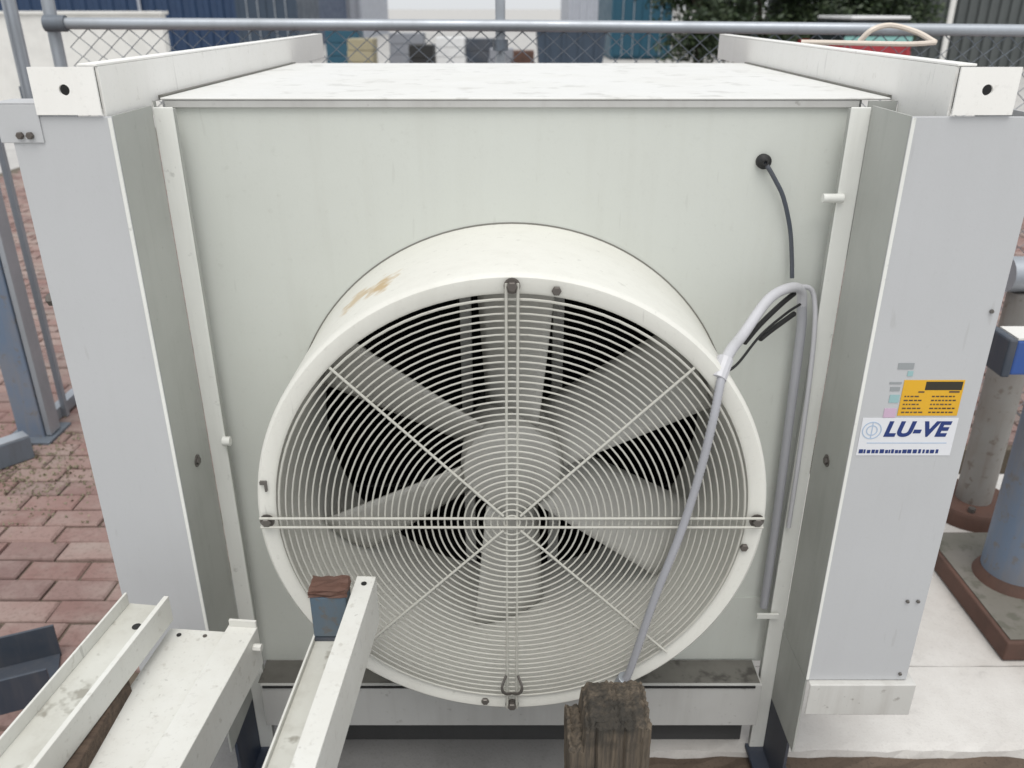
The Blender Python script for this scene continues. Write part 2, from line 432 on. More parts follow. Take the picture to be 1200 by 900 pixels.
def part(name, bm, mat, parent=cool, bevel=0, smooth=False, label=None):
    o = link(name, bm, mat, parent, bevel, smooth)
    if label: o['label'] = label
    return o

# front panel with a round opening
bm = BM(); X0, X1, Z0, Z1 = -.640, .640, .262, 1.592
angs = sorted(set([2 * math.pi * k / 96 for k in range(96)] + [math.atan2(z - CZ, x) % (2 * math.pi) for x in (X0, X1) for z in (Z0, Z1)]))
inn, out = [], []
for a in angs:
    c, s = math.cos(a), math.sin(a)
    t = min((X1 if c > 0 else X0) / c if abs(c) > 1e-6 else 9, ((Z1 if s > 0 else Z0) - CZ) / s if abs(s) > 1e-6 else 9)
    inn.append(bm.verts.new((RO * .99 * c, YP, CZ + RO * .99 * s))); out.append(bm.verts.new((t * c, YP, CZ + t * s)))
n = len(angs)
for i in range(n): bm.faces.new([inn[i], inn[(i + 1) % n], out[(i + 1) % n], out[i]])
fp = part('front_panel', bm, 'panel')
sm = fp.modifiers.new('thickness', 'SOLIDIFY'); sm.thickness = .004; sm.offset = 0
# top sheet with a folded front lip
bm = BM()
box(bm, -.645, .694, YP - .012, 2.66, 1.597, 1.601); part('top_panel', bm, 'roof', bevel=.002)
bm = BM(); box(bm, -.638, .638, YP - .010, YP - .006, 1.584, 1.596); part('panel_lip', bm, 'base')
# casing behind
bm = BM(); box(bm, -.650, -.644, YP + .01, 2.60, .27, 1.596); part('side_panel', bm, 'column')
bm = BM(); box(bm, .644, .650, YP + .01, 2.60, .27, 1.596); part('side_panel', bm, 'column')
bm = BM(); box(bm, -.643, .643, YP + .01, 2.60, .262, .268); part('bottom_panel', bm, 'base')
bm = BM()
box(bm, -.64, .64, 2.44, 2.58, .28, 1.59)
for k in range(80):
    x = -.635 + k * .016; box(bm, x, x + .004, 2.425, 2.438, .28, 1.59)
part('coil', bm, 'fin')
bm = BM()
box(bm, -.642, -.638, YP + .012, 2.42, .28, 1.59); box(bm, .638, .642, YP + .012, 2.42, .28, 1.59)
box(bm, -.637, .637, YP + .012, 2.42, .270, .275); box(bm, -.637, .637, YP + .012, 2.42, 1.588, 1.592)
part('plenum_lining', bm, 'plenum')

# fan shroud and its seam on the panel
bm = BM()
prof = [(RO + .003, YP - .001), (RO + .001, YP - .04), (RO, YR + .012), (RO - .002, YR + .004), (RO - .007, YR), (RI + .006, YR), (RI + .001, YR + .003), (RI, YR + .010), (RI - .004, YR + .10), (RI - .004, YP + .10), (RI, YP + .10), (RI + .004, YP - .001)]
lathe_y(bm, prof, 0, CZ, 128)
shroud = part('fan_shroud', bm, 'shroud', smooth=True)
bm = BM(); lathe_y(bm, [(RO + .002, YP - .0035), (RO + .0058, YP - .0035), (RO + .0058, YP - .002), (RO + .002, YP - .002)], 0, CZ, 128)
part('seam', bm, 'seam', shroud)
# fan: hub, blades, motor, stays
bm = BM()
HY = 1.46
lathe_y(bm, [(.001, HY), (.075, HY), (.098, HY + .012), (.105, HY + .03), (.105, HY + .14), (.001, HY + .14)], 0, CZ, 48, False)
fan = part('fan', bm, 'blade', smooth=True)
def blade(a0):
    bm = BM(); nr, nc = 9, 9; rows = []
    for i in range(nr):
        t = i / (nr - 1); rr = .096 + t * (.418 - .096)
        chord = .150 + .030 * t; pitch = R(46 - 16 * t)
        row = []
        for j in range(nc):
            s = (j / (nc - 1) - .5) * chord; camb = .012 * (1 - (2 * j / (nc - 1) - 1) ** 2)
            lat = s * math.cos(pitch); dep = s * math.sin(pitch) - camb
            # straight edges: offset sideways from the radial line, tip trimmed to the tip circle
            rad = math.sqrt(max(rr * rr - lat * lat, .0001)) if i == nr - 1 else rr
            x = rad * math.cos(a0) - lat * math.sin(a0); z = rad * math.sin(a0) + lat * math.cos(a0)
            row.append(bm.verts.new((x, HY + .075 + dep, CZ + z)))
        rows.append(row)
    for i in range(nr - 1):
        for j in range(nc - 1): bm.faces.new([rows[i][j], rows[i][j + 1], rows[i + 1][j + 1], rows[i + 1][j]])
    o = part('blade', bm, 'blade', fan, smooth=True)
    md = o.modifiers.new('thickness', 'SOLIDIFY'); md.thickness = .005
for k in range(6): blade(R(29 + k * 60))
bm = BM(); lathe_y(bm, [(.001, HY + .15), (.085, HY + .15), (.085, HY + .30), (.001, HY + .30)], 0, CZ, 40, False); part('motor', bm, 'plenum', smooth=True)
bm = BM()
for x in (-.115, .09): box(bm, x, x + .025, HY + .27, HY + .296, .30, 1.56)
part('motor_bracket', bm, 'base', bevel=.002)

# wire guard
bm = BM(); GY = YR - .004
def wire_ring(bm, rad, y, r=.0017, n=88, sides=6):
    rings = []
    for k in range(n):
        a = 2 * math.pi * k / n
        rings.append([bm.verts.new(((rad + r * math.cos(q * 2 * math.pi / sides)) * math.cos(a), y + r * math.sin(q * 2 * math.pi / sides), CZ + (rad + r * math.cos(q * 2 * math.pi / sides)) * math.sin(a))) for q in range(sides)])
    for k in range(n):
        for q in range(sides): bm.faces.new([rings[k][q], rings[k][(q + 1) % sides], rings[(k + 1) % n][(q + 1) % sides], rings[(k + 1) % n][q]])
wire_ring(bm, .4235, GY, .0024)
guard = part('fan_guard', bm, 'wire', smooth=True)
for k in range(34):
    rad = .4115 - k * .01203
    bm = BM(); wire_ring(bm, rad, GY - .008 * (1 - (rad / .43) ** 2), n=88 if rad > .2 else 56)
    part('guard_ring', bm, 'wire', guard, smooth=True)
def spoke(p, q, r=.0025):
    bm = BM(); tube(bm, [p, q], r, 8); part('guard_spoke', bm, 'wire', guard, smooth=True)
for s in (-1, 1):
    spoke((s * .0095, GY - .006, CZ - .452), (s * .0095, GY - .006, CZ + .452))
    spoke((-.458, GY - .010, CZ + s * .0095), (.458, GY - .010, CZ + s * .0095))
for a in (45, 135, 225, 315):
    c, s = math.cos(R(a)), math.sin(R(a)); spoke((.022 * c, GY - .011, CZ + .022 * s), (.432 * c, GY - .006, CZ + .432 * s))
for x, z in ((0, CZ + .447), (.447, CZ), (-.447, CZ), (0, CZ - .445)):
    bm = BM(); bolt_y(bm, x, YR - .006, z, .009, .009); part('bolt', bm, 'steelbolt', guard)
for x, z in ((.072, 1.334), (.432, .835), (-.055, .456)):
    bm = BM(); bolt_y(bm, x, YR, z, .008, .005, False); part('plug', bm, 'steelbolt', guard)
bm = BM(); box(bm, -.452, -.440, YR - .006, YR, .972, .978); box(bm, -.444, -.440, YR - .006, YR, .958, .972); part('clip', bm, 'steelbolt', guard)
# bent fixing clips where the guard meets the bottom of the ring
bm = BM()
for s in (-1, 1): tube(bm, smooth_path([(s * .012, GY - .01, .535), (s * .020, GY - .022, .515), (s * .014, GY - .020, .498), (s * .002, GY - .008, .486)], 5), .003, 6)
part('clip', bm, 'steelbolt', guard, smooth=True)

# corner columns: folded sheet, front face + inner return + outer return
def column(x_in, x_out, sgn):
    bm = BM(); t = .004; a, b = min(x_in, x_out), max(x_in, x_out)
    box(bm, a, b, YC, YC + t, .404, 1.591)
    o = part('corner_column', bm, 'column', bevel=.0015)
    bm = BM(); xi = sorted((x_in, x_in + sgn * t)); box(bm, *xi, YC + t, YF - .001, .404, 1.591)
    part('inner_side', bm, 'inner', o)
    bm = BM(); xi = sorted((x_out, x_out - sgn * t)); box(bm, *xi, YC + t, 1.62, .404, 1.591)
    part('outer_side', bm, 'column', o)
    bm = BM(); ang = [(x_in, YC - .0015), (x_in + sgn * .006, YC - .0015), (x_in + sgn * .006, YC), (x_in, YC)]
    prism(bm, [(p[0], p[1]) for p in ang], 2, .406, 1.589); part('edge_strip', bm, 'flange', o)  # pale strip paints the lit edge of the column fold
    return o
cl = column(-.646, -.814, -1)
cr = column(.646, .867, 1)
# bolts through the columns
for x, z, o in ((.849, .62, cr), (.827, .62, cr), (.849, .423, cr), (.851, 1.26, cr)):
    bm = BM(); bolt_y(bm, x, YC, z, .004, .003, False); part('rivet', bm, 'steelbolt', o)
for x, z in ((-.797, 1.562), (-.781, 1.562)):
    bm = BM(); bolt_y(bm, x, YC - .003, z, .006, .006, x < -.81); part('bolt', bm, 'steelbolt', cl)
bm = BM(); tube(bm, [(-.814, YC + .03, 1.272), (-.838, YC + .03, 1.272)], .007, 8); tube(bm, [(-.825, YC + .03, 1.272), (-.834, YC + .03, 1.272)], .012, 6); part('bolt', bm, 'steelbolt', cl)
# bracket ear at the head of the left column
bm = BM(); box(bm, -.832, -.762, YC - .003, YC - .0005, 1.550, 1.610); box(bm, -.832, -.762, YC - .003, YC + .06, 1.610, 1.613); part('bracket_ear', bm, 'column', cl, bevel=.001)

# legs: inward flange strip + web running down to a foot
def leg(sgn):
    bm = BM(); xs = sorted((sgn * .646, sgn * .610)); box(bm, *xs, YF, YF + .005, .02, 1.588)
    o = part('leg', bm, 'flange', bevel=.0015)
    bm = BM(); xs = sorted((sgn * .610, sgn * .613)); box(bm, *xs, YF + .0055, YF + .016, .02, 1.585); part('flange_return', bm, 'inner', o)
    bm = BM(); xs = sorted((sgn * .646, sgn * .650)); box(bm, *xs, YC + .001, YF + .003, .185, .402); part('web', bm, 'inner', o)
    bm = BM(); xs = sorted((sgn * .6465, sgn * .654)); box(bm, *xs, YC + .035, YF + .004, .012, .215)
    xs = sorted((sgn * .605, sgn * .690)); box(bm, *xs, YC + .075, YF + .02, .0, .012)
    part('foot', bm, 'footblue', o, bevel=.001)
    bm = BM(); xs = sgn * .646; tube(bm, [(xs, 1.49, .905), (xs - sgn * .006, 1.49, .905)], .008, 6); tube(bm, [(xs, 1.49, .905), (xs - sgn * .002, 1.49, .905)], .013, 14); part('bolt', bm, 'steelbolt', o)
    return o
legs = [leg(-1), leg(1)]
# stub pins on the flanges
bm = BM(); tube(bm, [(.582, YF - .002, 1.426), (.620, YF - .002, 1.426)], .0085, 10); part('pin', bm, 'flange', legs[1], smooth=True)
bm = BM(); tube(bm, [(-.598, YF - .004, .912), (-.614, YF - .004, .912)], .010, 10); part('pin', bm, 'flange', legs[0], smooth=True)

M['ledge_shade'] = paint('ledge_shade_paint', (.15, .145, .13), (.06, .055, .05), d_blotch=.8, d_streak=.3, d_spot=.7, rough=.8, spot_scale=20, spot_lo=.55)  # shade on the base rail shelf, put into the colour
# base rail between the legs, base brackets under the columns
bm = BM(); prism(bm, [(1.525, .137), (1.529, .137), (1.529, .263), (1.612, .263), (1.612, .267), (1.525, .267)], 0, -.606, .602)
br = part('base_rail', bm, 'base', bevel=.001)
bm = BM(); box(bm, -.612, .598, 1.532, 1.608, .2672, .2684); part('ledge_shade_sheet', bm, 'ledge_shade', br)  # thin dark sheet, paints the shade lying on the shelf
bm = BM(); box(bm, -.60, .585, 1.5215, 1.5245, .260, .2655); part('gap_seal', bm, 'black', br)
for x0, x1 in ((.652, .884), (-.83, -.652)):
    bm = BM(); prism(bm, [(1.386, .315), (1.390, .315), (1.390, .398), (1.60, .398), (1.60, .402), (1.386, .402)], 0, x0, x1)
    part('base_bracket', bm, 'bracket', bevel=.002)
for x in (-.64, .60):
    bm = BM(); box(bm, x, x + .04, 2.50, 2.54, 0, .26); part('rear_leg', bm, 'inner')
bm = BM(); box(bm, -.598, .598, 1.607, 2.45, .001, .255); part('shade_block', bm, 'plenum')  # added dark block, stops light and darkens the gap under the rail
# panel pieces beside the fan bottom
bm = BM(); box(bm, .40, .606, YP - .006, YP - .003, .272, .462); part('lower_patch_panel', bm, 'panel')
bm = BM(); box(bm, .575, .625, YF - .012, YF - .006, .444, .456); part('bracket_tab', bm, 'flange')

# lifting rails on top
def top_rail(xi, sgn, w, y1, z0=1.590, h=.072):
    bm = BM(); z1 = z0 + h
    xs = sorted((xi, xi + sgn * .005)); prism(bm, [(YC + .006, z0 - .022), (YP - .02, z0 - .022), (YP - .02, z0), (y1, z0), (y1, z1), (YC + .006, z1)], 0, *xs)
    o = part('top_rail', bm, 'rail', bevel=.001)
    bm = BM(); xs = sorted((xi, xi + sgn * .030)); box(bm, *xs, YC + .003, y1, z1 + .0005, z1 + .0045); part('top_flange', bm, 'rail', o, bevel=.001)
    bm = BM(); xs = sorted((xi + sgn * .006, xi + sgn * .03)); box(bm, *xs, YC + .01, y1, z0, z0 + .004); part('bottom_flange', bm, 'rail', o)
    # end cap: plate with a hole
    bm = BM(); xs = sorted((xi + sgn * .002, xi + sgn * w)); cx, cz = (xs[0] + xs[1]) / 2, (z0 + z1) / 2 + .002; rr = .0085
    ring, outer = [], []
    hw, hh = w / 2 - .001, h / 2; ca = math.atan2(hh, hw)
    AA = [k * ca / 3 for k in range(3)] + [ca + k * (math.pi / 2 - ca) / 3 for k in range(3)]
    AA = AA + [math.pi - a for a in reversed(AA[1:])] if False else [q * math.pi / 2 + (a if q % 2 == 0 else 0) for q in () for a in AA] or sorted(set(round(v % (2 * math.pi), 6) for a in AA + [math.pi / 2] for v in (a, -a, math.pi - a, math.pi + a)))
    NA = len(AA)
    for a in AA:
        c, s = math.cos(a), math.sin(a)
        t = min(hw / max(abs(c), 1e-6), hh / max(abs(s), 1e-6))
        ring.append((cx + rr * c, cz + rr * s)); outer.append((cx + t * c, cz - .002 + t * s))
    V = [[bm.verts.new((p[0], y, p[1])) for p in pl] for y in (YC - .006, YC - .002) for pl in (ring, outer)]
    for k in range(NA):
        j = (k + 1) % NA
        bm.faces.new([V[0][k], V[0][j], V[1][j], V[1][k]]); bm.faces.new([V[2][k], V[2][j], V[3][j], V[3][k]])
        bm.faces.new([V[0][k], V[0][j], V[2][j], V[2][k]]); bm.faces.new([V[1][k], V[1][j], V[3][j], V[3][k]])
    part('end_cap', bm, 'rail', o)
    bm = BM(); box(bm, xs[0] + .004, xs[1] - .004, YC + .05, YC + .054, z0 + .004, z1 - .004); part('backing_plate', bm, 'black', o)
    return o
tl = top_rail(-.656, -1, .106, 3.12, 1.594)
tr = top_rail(.704, 1, .098, 3.06, 1.594)

for a, b in ((-.6555, -.6460), (.6945, .7035)):
    bm = BM(); box(bm, a, b, YP + .01, 2.66, 1.5985, 1.6035); part('rail_gap', bm, 'seam')
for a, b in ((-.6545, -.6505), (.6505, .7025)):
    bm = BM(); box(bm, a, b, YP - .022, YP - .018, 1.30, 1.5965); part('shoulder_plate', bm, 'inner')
# labels on the right column
def text_mesh(body, size, mat, x, y, z, parent, shear=0, offset=0, name='lettering', sx=1):
    cu = bpy.data.curves.new('lettering', 'FONT'); cu.body = body; cu.size = size; cu.shear = shear; cu.offset = offset; cu.extrude = .0003; cu.space_character = 1.08
    t = bpy.data.objects.new('t', cu); COL.objects.link(t)
    bpy.context.view_layer.update()
    me = bpy.data.meshes.new_from_object(t.evaluated_get(bpy.context.evaluated_depsgraph_get()))
    bpy.data.objects.remove(t)
    for v in me.vertices: v.co = Vector((x + v.co.x * sx, y - v.co.z, z + v.co.y))
    me.materials.clear(); me.materials.append(M[mat])
    o = bpy.data.objects.new(name, me); COL.objects.link(o); adopt(o, parent); return o
ly = YC
def patch(name, x0, x1, z0, z1, mat, parent=cool, lift=0, label=None):
    bm = BM(); box(bm, x0, x1, ly - .001 - lift, ly - .0002 - lift, z0, z1); return part(name, bm, mat, parent, label=label)
lab = patch('maker_label', .660, .840, .968, 1.048, 'lab_white', label='white label with blue lettering')
text_mesh('LU-VE', .0425, 'lab_blue', .704, ly - .0013, 1.0105, lab, .22, .0019)
bm = BM()
for rad, w in ((.0165, .002), (.009, .002)):
    lathe_y(bm, [(rad, ly - .0016), (rad + w, ly - .0016), (rad + w, ly - .0011), (rad, ly - .0011)], .681, 1.022, 24)
box(bm, .680, .682, ly - .0015, ly - .0011, 1.006, 1.038)
part('emblem', bm, 'lab_pale', lab)
patch('underline', .676, .828, .994, .996, 'lab_pale', lab, .0003)
bm = BM(); r = random.Random(2); x = .664
while x < .818:
    w = r.uniform(.003, .008); box(bm, x, min(x + w, .820), ly - .0017, ly - .0011, .973, .973 + r.uniform(.0065, .0085)); x += w + r.uniform(.0012, .0035)
part('small_print', bm, 'lab_blue', lab)
wl_ = patch('warning_label', .723, .835, 1.053, 1.126, 'lab_yellow', label='yellow warning label with a dark heading')
patch('heading', .764, .832, 1.106, 1.123, 'lab_black', wl_, .0003)
bm = BM(); box(bm, .753, .764, ly - .0017, ly - .0011, 1.101, 1.1035); box(bm, .810, .829, ly - .0017, ly - .0011, 1.101, 1.104)
for k in range(5):
    z = 1.059 + k * .0082; x = .729
    for x, e in ((.729, .768), (.780, .828)):
        while x < e - r.uniform(0, .012):
            w = r.uniform(.003, .008); box(bm, x, x + w, ly - .0015, ly - .0011, z, z + .0026); x += w + .0022
part('small_print', bm, M['batten'], wl_)
for x0, x1, z0, z1, mt in ((.706, .735, 1.148, 1.160, 'lab_grey'), (.726, .736, 1.134, 1.144, 'lab_teal'), (.697, .719, 1.118, 1.122, 'lab_grey'), (.700, .718, 1.104, 1.112, 'lab_grey'), (.702, .720, 1.080, 1.096, 'lab_teal'), (.697, .720, 1.049, 1.068, 'lab_pink')):
    patch('small_sticker', x0, x1, z0, z1, mt)

# ------------------------------------------------------------------ cable and conduit
cab = thing('cable', (.476, 1.61, 1.486), 'thin black cable hanging from a hole in the front panel', 'cable')
bm = BM(); tube(bm, smooth_path([(.476, 1.625, 1.486), (.479, 1.600, 1.482), (.500, 1.597, 1.452), (.520, 1.597, 1.418), (.540, 1.597, 1.360), (.551, 1.597, 1.305), (.556, 1.592, 1.262)], 6), .0042, 8); part('wire', bm, 'slate', cab, smooth=True)
bm = BM(); lathe_y(bm, [(.003, 1.6125), (.014, 1.6125), (.014, 1.603), (.009, 1.600), (.006, 1.594), (.003, 1.594)], .476, 1.486, 20, True); part('grommet', bm, 'black', cab, smooth=True)

def ribbed(bm, path, r, pitch=.006, amp=.0012, sides=12):
    P = [Vector(p) for p in path]; step = pitch / 2; out = [P[0]]; carry = step
    for a, b in zip(P, P[1:]):
        d = (b - a).length; q = carry
        while q <= d:
            out.append(a.lerp(b, q / d)); q += step
        carry = q - d
    tube(bm, out, [r + (amp if i % 2 else -amp) for i in range(len(out))], sides)

con = thing('conduit', (.225, 1.262, .53), 'grey flexible cable conduit looping in front of the fan and down beside it', 'conduit')
arc = smooth_path([(.221, 1.270, .524), (.232, 1.262, .560), (.268, 1.258, .741), (.303, 1.256, .885), (.325, 1.256, 1.001), (.340, 1.262, 1.100), (.353, 1.285, 1.172), (.362, 1.312, 1.195)], 6)
bm = BM(); ribbed(bm, arc, .0074, .007, .0005); part('hose', bm, 'conduit', con, smooth=True)
top = smooth_path([(.358, 1.305, 1.190), (.385, 1.360, 1.200), (.425, 1.430, 1.205), (.485, 1.500, 1.248), (.535, 1.540, 1.258), (.568, 1.568, 1.244), (.580, 1.580, 1.205)], 6)
bm = BM(); tube(bm, top, .0100, 12); part('bend', bm, 'paleconduit', con, smooth=True)
bm = BM(); tube(bm, smooth_path([(.578, 1.578, 1.212), (.586, 1.582, 1.15), (.590, 1.582, .967), (.595, 1.582, .709), (.597, 1.582, .456)], 5), .0098, 12); part('drop_pipe', bm, 'conduit', con, smooth=True)
bm = BM(); tube(bm, smooth_path([(.560, 1.562, 1.256), (.596, 1.572, 1.235), (.606, 1.556, 1.13), (.612, 1.553, .9), (.614, 1.553, .70)], 5), .0050, 10); part('drop_pipe', bm, 'paleconduit', con, smooth=True)
bm = BM(); tube(bm, [(.350, 1.292, 1.176), (.366, 1.318, 1.203)], .0145, 12); part('gland', bm, 'paleconduit', con, bevel=.001)
bm = BM(); tube(bm, [(.217, 1.274, .512), (.224, 1.267, .538)], .0135, 10); part('gland', bm, 'galv', con, bevel=.001)
blk = thing('cable_tail', (.45, 1.46, 1.19), 'black cable tails slung inside the bend of the grey conduit', 'cable')
bm = BM(); tube(bm, smooth_path([(.365, 1.312, 1.178), (.410, 1.390, 1.164), (.470, 1.470, 1.188), (.535, 1.540, 1.205), (.572, 1.570, 1.215)], 6), .0026, 8); part('wire', bm, 'black', blk, smooth=True)
bm = BM(); tube(bm, smooth_path([(.432, 1.440, 1.184), (.470, 1.482, 1.205), (.520, 1.530, 1.228), (.552, 1.556, 1.242)], 6), [.0052] * 19, 8); part('sleeve', bm, 'black', blk, smooth=True)
bm = BM(); tube(bm, smooth_path([(.470, 1.470, 1.180), (.505, 1.512, 1.184), (.560, 1.562, 1.198)], 6), [.0052] * 13, 8); part('sleeve', bm, 'black', blk, smooth=True)

# ------------------------------------------------------------------ loose beams on timber bearers, foreground
def beam(name, profile, pf, yaw, length, mat, label, group='loose white beams in front of the unit', extra=None):
    """profile in (x, z) about the far end point pf; runs from pf back towards -Y"""
    t = thing(name, pf, label, 'beam', group)
    c, s = math.sin(yaw), math.cos(yaw)
    def place(bm):
        for v in bm.verts:
            x, y, z = v.co; v.co = Vector((pf[0] + x * s + y * c, pf[1] - x * c + y * s, pf[2] + z))
    for nm, prof, mt, bv in profile:
        bm = BM(); prism(bm, prof, 1, -length, 0); place(bm); part(nm, bm, mt, t, bevel=bv)
    if extra:
        for nm, fn, mt in extra:
            bm = BM(); fn(bm); place(bm); part(nm, bm, mt, t)
    return t
def disc(bm, x, y, z, r, h=.0012):
    tube(bm, [(x, y, z), (x, y, z + h)], r, 12)
beam('channel_beam',
     [('trough', [(-.036, -.030), (.036, -.030), (.036, -.025), (-.036, -.025)], 'trough', 0),
      ('side_wall', [(-.041, -.0555), (-.0365, -.0555), (-.0365, 0), (-.041, 0)], 'beam', .0012),
      ('side_wall', [(.0365, -.0555), (.046, -.0555), (.046, 0), (.0365, 0)], 'beam', .0012)],
     (-.682, 1.25, .757), R(7.4), 1.15, 'beam', 'white channel beam lying open side up with a grimy trough',
     extra=[('hole', lambda bm: disc(bm, .012, -.06, -.0248, .008), 'black'), ('hole', lambda bm: disc(bm, .026, -.02, -.0248, .004), 'black')])
beam('stepped_beam',
     [('lower_deck', [(-.088, -.065), (-.083, -.065), (-.083, -.006), (.030, -.006), (.030, 0), (-.088, 0)], 'beam', .0015),
      ('raised_deck', [(.0305, -.004), (.0305, .018), (.087, .018), (.087, -.072), (.082, -.072), (.082, .013), (.036, .013), (.036, -.004)], 'beam', .0015)],
     (-.566, 1.25, .670), R(5.4), 1.12, 'beam', 'wide white sheet metal beam with a stepped top and bolt holes',
     extra=[('hole', lambda bm: disc(bm, -.062, -.018, .0005, .0045), 'black'), ('hole', lambda bm: disc(bm, -.012, -.016, .0005, .004), 'steelbolt'),
            ('end_plate', lambda bm: box(bm, .034, .086, -.005, .0005, .0182, .032), 'beam'),
            ('bolt', lambda bm: (tube(bm, [(.0875, -.03, -.006), (.103, -.03, -.006)], .0075, 8)), 'beam')])
beam('folded_beam',
     [('web', [(.0145, -.098), (.0180, -.098), (.0180, -.004), (.0145, -.004)], 'beam', 0),
      ('top_flange', [(-.016, -.0035), (.018, -.0035), (.018, 0), (-.016, 0)], 'beam', .001),
      ('bottom_flange', [(-.083, -.098), (.014, -.098), (.014, -.094), (-.083, -.094)], 'trough', 0),
      ('lip', [(-.087, -.098), (-.0835, -.098), (-.0835, -.085), (-.087, -.085)], 'beam', 0)],
     (-.259, 1.205, .832), R(2.8), 1.05, 'beam', 'narrow white folded beam with a bright upper edge beside the fan ring',
     extra=[('hole', lambda bm: disc(bm, .001, -.022, .0004, .005), 'black')])
# bearers
def timber(name, x0, x1, y0, y1, z0, z1, label, mat='batten', group=None, cat='timber'):
    bm = BM(); box(bm, x0, x1, y0, y1, z0, z1)
    bmesh.ops.subdivide_edges(bm, edges=bm.edges[:], cuts=2, use_grid_fill=True); rough_up(bm, .0012, hash(name) % 99 if False else 11)
    return tag(link(name, bm, mat, None, .003), label, cat, group)
for y, lb in ((.785, 'timber trestle carrying the white beams near their free ends'), (.265, 'timber trestle carrying the white beams near their rear ends')):
    t = thing('timber_trestle', (-.53, y, -.12), lb, 'trestle', 'trestles under the loose beams')
    bm = BM(); box(bm, -.95, -.12, y - .045, y + .045, .512, .602); rough_up(bm, .001, 11); part('bearer', bm, 'batten', t, bevel=.003)
    for x in (-.90, -.17):
        bm = BM(); box(bm, x - .045, x + .045, y - .045, y + .045, -.125, .510); part('leg', bm, 'batten', t, bevel=.003)
timber('timber_batten', -.735, -.660, .22, 1.10, .604, .700, 'brown timber batten packed beneath the open channel beam')
timber('timber_packer', -.330, -.25, .22, .83, .604, .733, 'brown timber packer beneath the narrow folded beam')

# blue steel block standing on the narrow beam's flange
st = thing('steel_block', (-.318, 1.165, .739), 'small blue steel block with a rusty top standing on the narrow folded beam', 'steel block')
bm = BM(); box(bm, -.347, -.284, 1.146, 1.186, .7455, .832); part('body', bm, 'greyblue', st, bevel=.003)
bm = BM(); box(bm, -.348, -.283, 1.145, 1.187, .8325, .846); bmesh.ops.subdivide_edges(bm, edges=bm.edges[:], cuts=4, use_grid_fill=True); rough_up(bm, .0022, 3); part('rusty_top', bm, 'rust', st)
bm = BM(); box(bm, -.348, -.283, 1.144, 1.188, .739, .745); part('base', bm, 'slate', st)

# old timber post, splintered top
bm = BM(); px0, px1, py0, py1 = .096, .226, .985, 1.080; nx, ny, nz = 34, 24, 46; r = random.Random(21)
fib = [r.gauss(0, 1) for _ in range(40)]; fib2 = [r.gauss(0, 1) for _ in range(40)]
vs = {}
def tz(i, j):
    x = i / nx
    h = .708 + .002 * fib[i] + .0012 * fib2[j] - (.052 if i <= 6 else 0) - (.008 if i in (7, 8) else 0) - .010 * max(0, 1 - j / 5) + r.uniform(-.001, .001)
    return h
hts = {(i, j): tz(i, j) for i in range(nx + 1) for j in range(ny + 1)}
def V(i, j, k):
    key = (i, j, k)
    if key not in vs:
        t = k / nz; z = -.125 + (hts[(i, j)] + .125) * t
        gx = .0010 * fib2[j] + .003 * math.sin(z * 7) + r.uniform(-.0004, .0004); gy = .0011 * fib[(i + int(z * 3)) % 40] + (.006 if i in (11, 23) and j < 3 else 0) + r.uniform(-.0004, .0004)
        vs[key] = bm.verts.new((px0 + (px1 - px0) * i / nx + gx + .01 * (1 - t), py0 + (py1 - py0) * j / ny + gy, z))
    return vs[key]
for i in range(nx):
    for k in range(nz):
        bm.faces.new([V(i, 0, k), V(i + 1, 0, k), V(i + 1, 0, k + 1), V(i, 0, k + 1)]); bm.faces.new([V(i, ny, k), V(i + 1, ny, k), V(i + 1, ny, k + 1), V(i, ny, k + 1)])
for j in range(ny):
    for k in range(nz):
        bm.faces.new([V(0, j, k), V(0, j + 1, k), V(0, j + 1, k + 1), V(0, j, k + 1)]); bm.faces.new([V(nx, j, k), V(nx, j + 1, k), V(nx, j + 1, k + 1), V(nx, j, k + 1)])
for i in range(nx):
    for j in range(ny):
        bm.faces.new([V(i, j, nz), V(i + 1, j, nz), V(i + 1, j + 1, nz), V(i, j + 1, nz)]); bm.faces.new([V(i, j, 0), V(i + 1, j, 0), V(i + 1, j + 1, 0), V(i, j + 1, 0)])
tag(link('timber_post', bm, 'oldwood'), 'old weathered timber post with a splintered dark top', 'post')

# ------------------------------------------------------------------ left: fence posts, steel post, offcut
def pole(name, x, y, z0, z1, r, mat, label, cat='post', group=None):
    t = thing(name, (x, y, z0), label, cat, group)
    bm = BM(); tube(bm, [(x, y, z0), (x, y, z1)], r, 14); part('pipe', bm, mat, t, smooth=True)
    bm = BM(); tube(bm, [(x, y, z1), (x, y, z1 + .006), (x, y, z1 + .012)], [r * 1.12, r * 1.12, r * .6], 14); part('cap', bm, mat, t, smooth=True)
    bm = BM(); tube(bm, [(x, y, z0 - .03), (x, y, z0 + .02)], r * 1.3, 14); part('socket', bm, 'darkgalv', t, smooth=True)
    return t
FY0, FY1 = 3.50, 3.38
def fy(x): return FY0 + (FY1 - FY0) * (x + 1.79) / 5.0
fence = thing('chain_link_fence', (0, fy(0), 0), 'galvanised chain link fence with a round top rail behind the unit', 'fence')
bm = BM(); tube(bm, [(-1.74, fy(-1.74), 1.697), (0, fy(0), 1.690), (1.2, fy(1.2), 1.680), (3.3, fy(3.3), 1.662)], .0215, 14); part('top_rail', bm, 'galv', fence, smooth=True)
for x, r_ in ((-.045, .019), (2.6, .019), (-1.79, .024)):
    bm = BM(); tube(bm, [(x, fy(x) + .03, 0), (x, fy(x) + .03, 2.35)], r_, 12); part('post', bm, 'galv', fence, smooth=True)
bm = BM(); tube(bm, [(-1.80, fy(-1.79) - .005, 1.697), (-1.72, fy(-1.72), 1.697)], .030, 12); part('clamp', bm, 'darkgalv', fence, smooth=True)
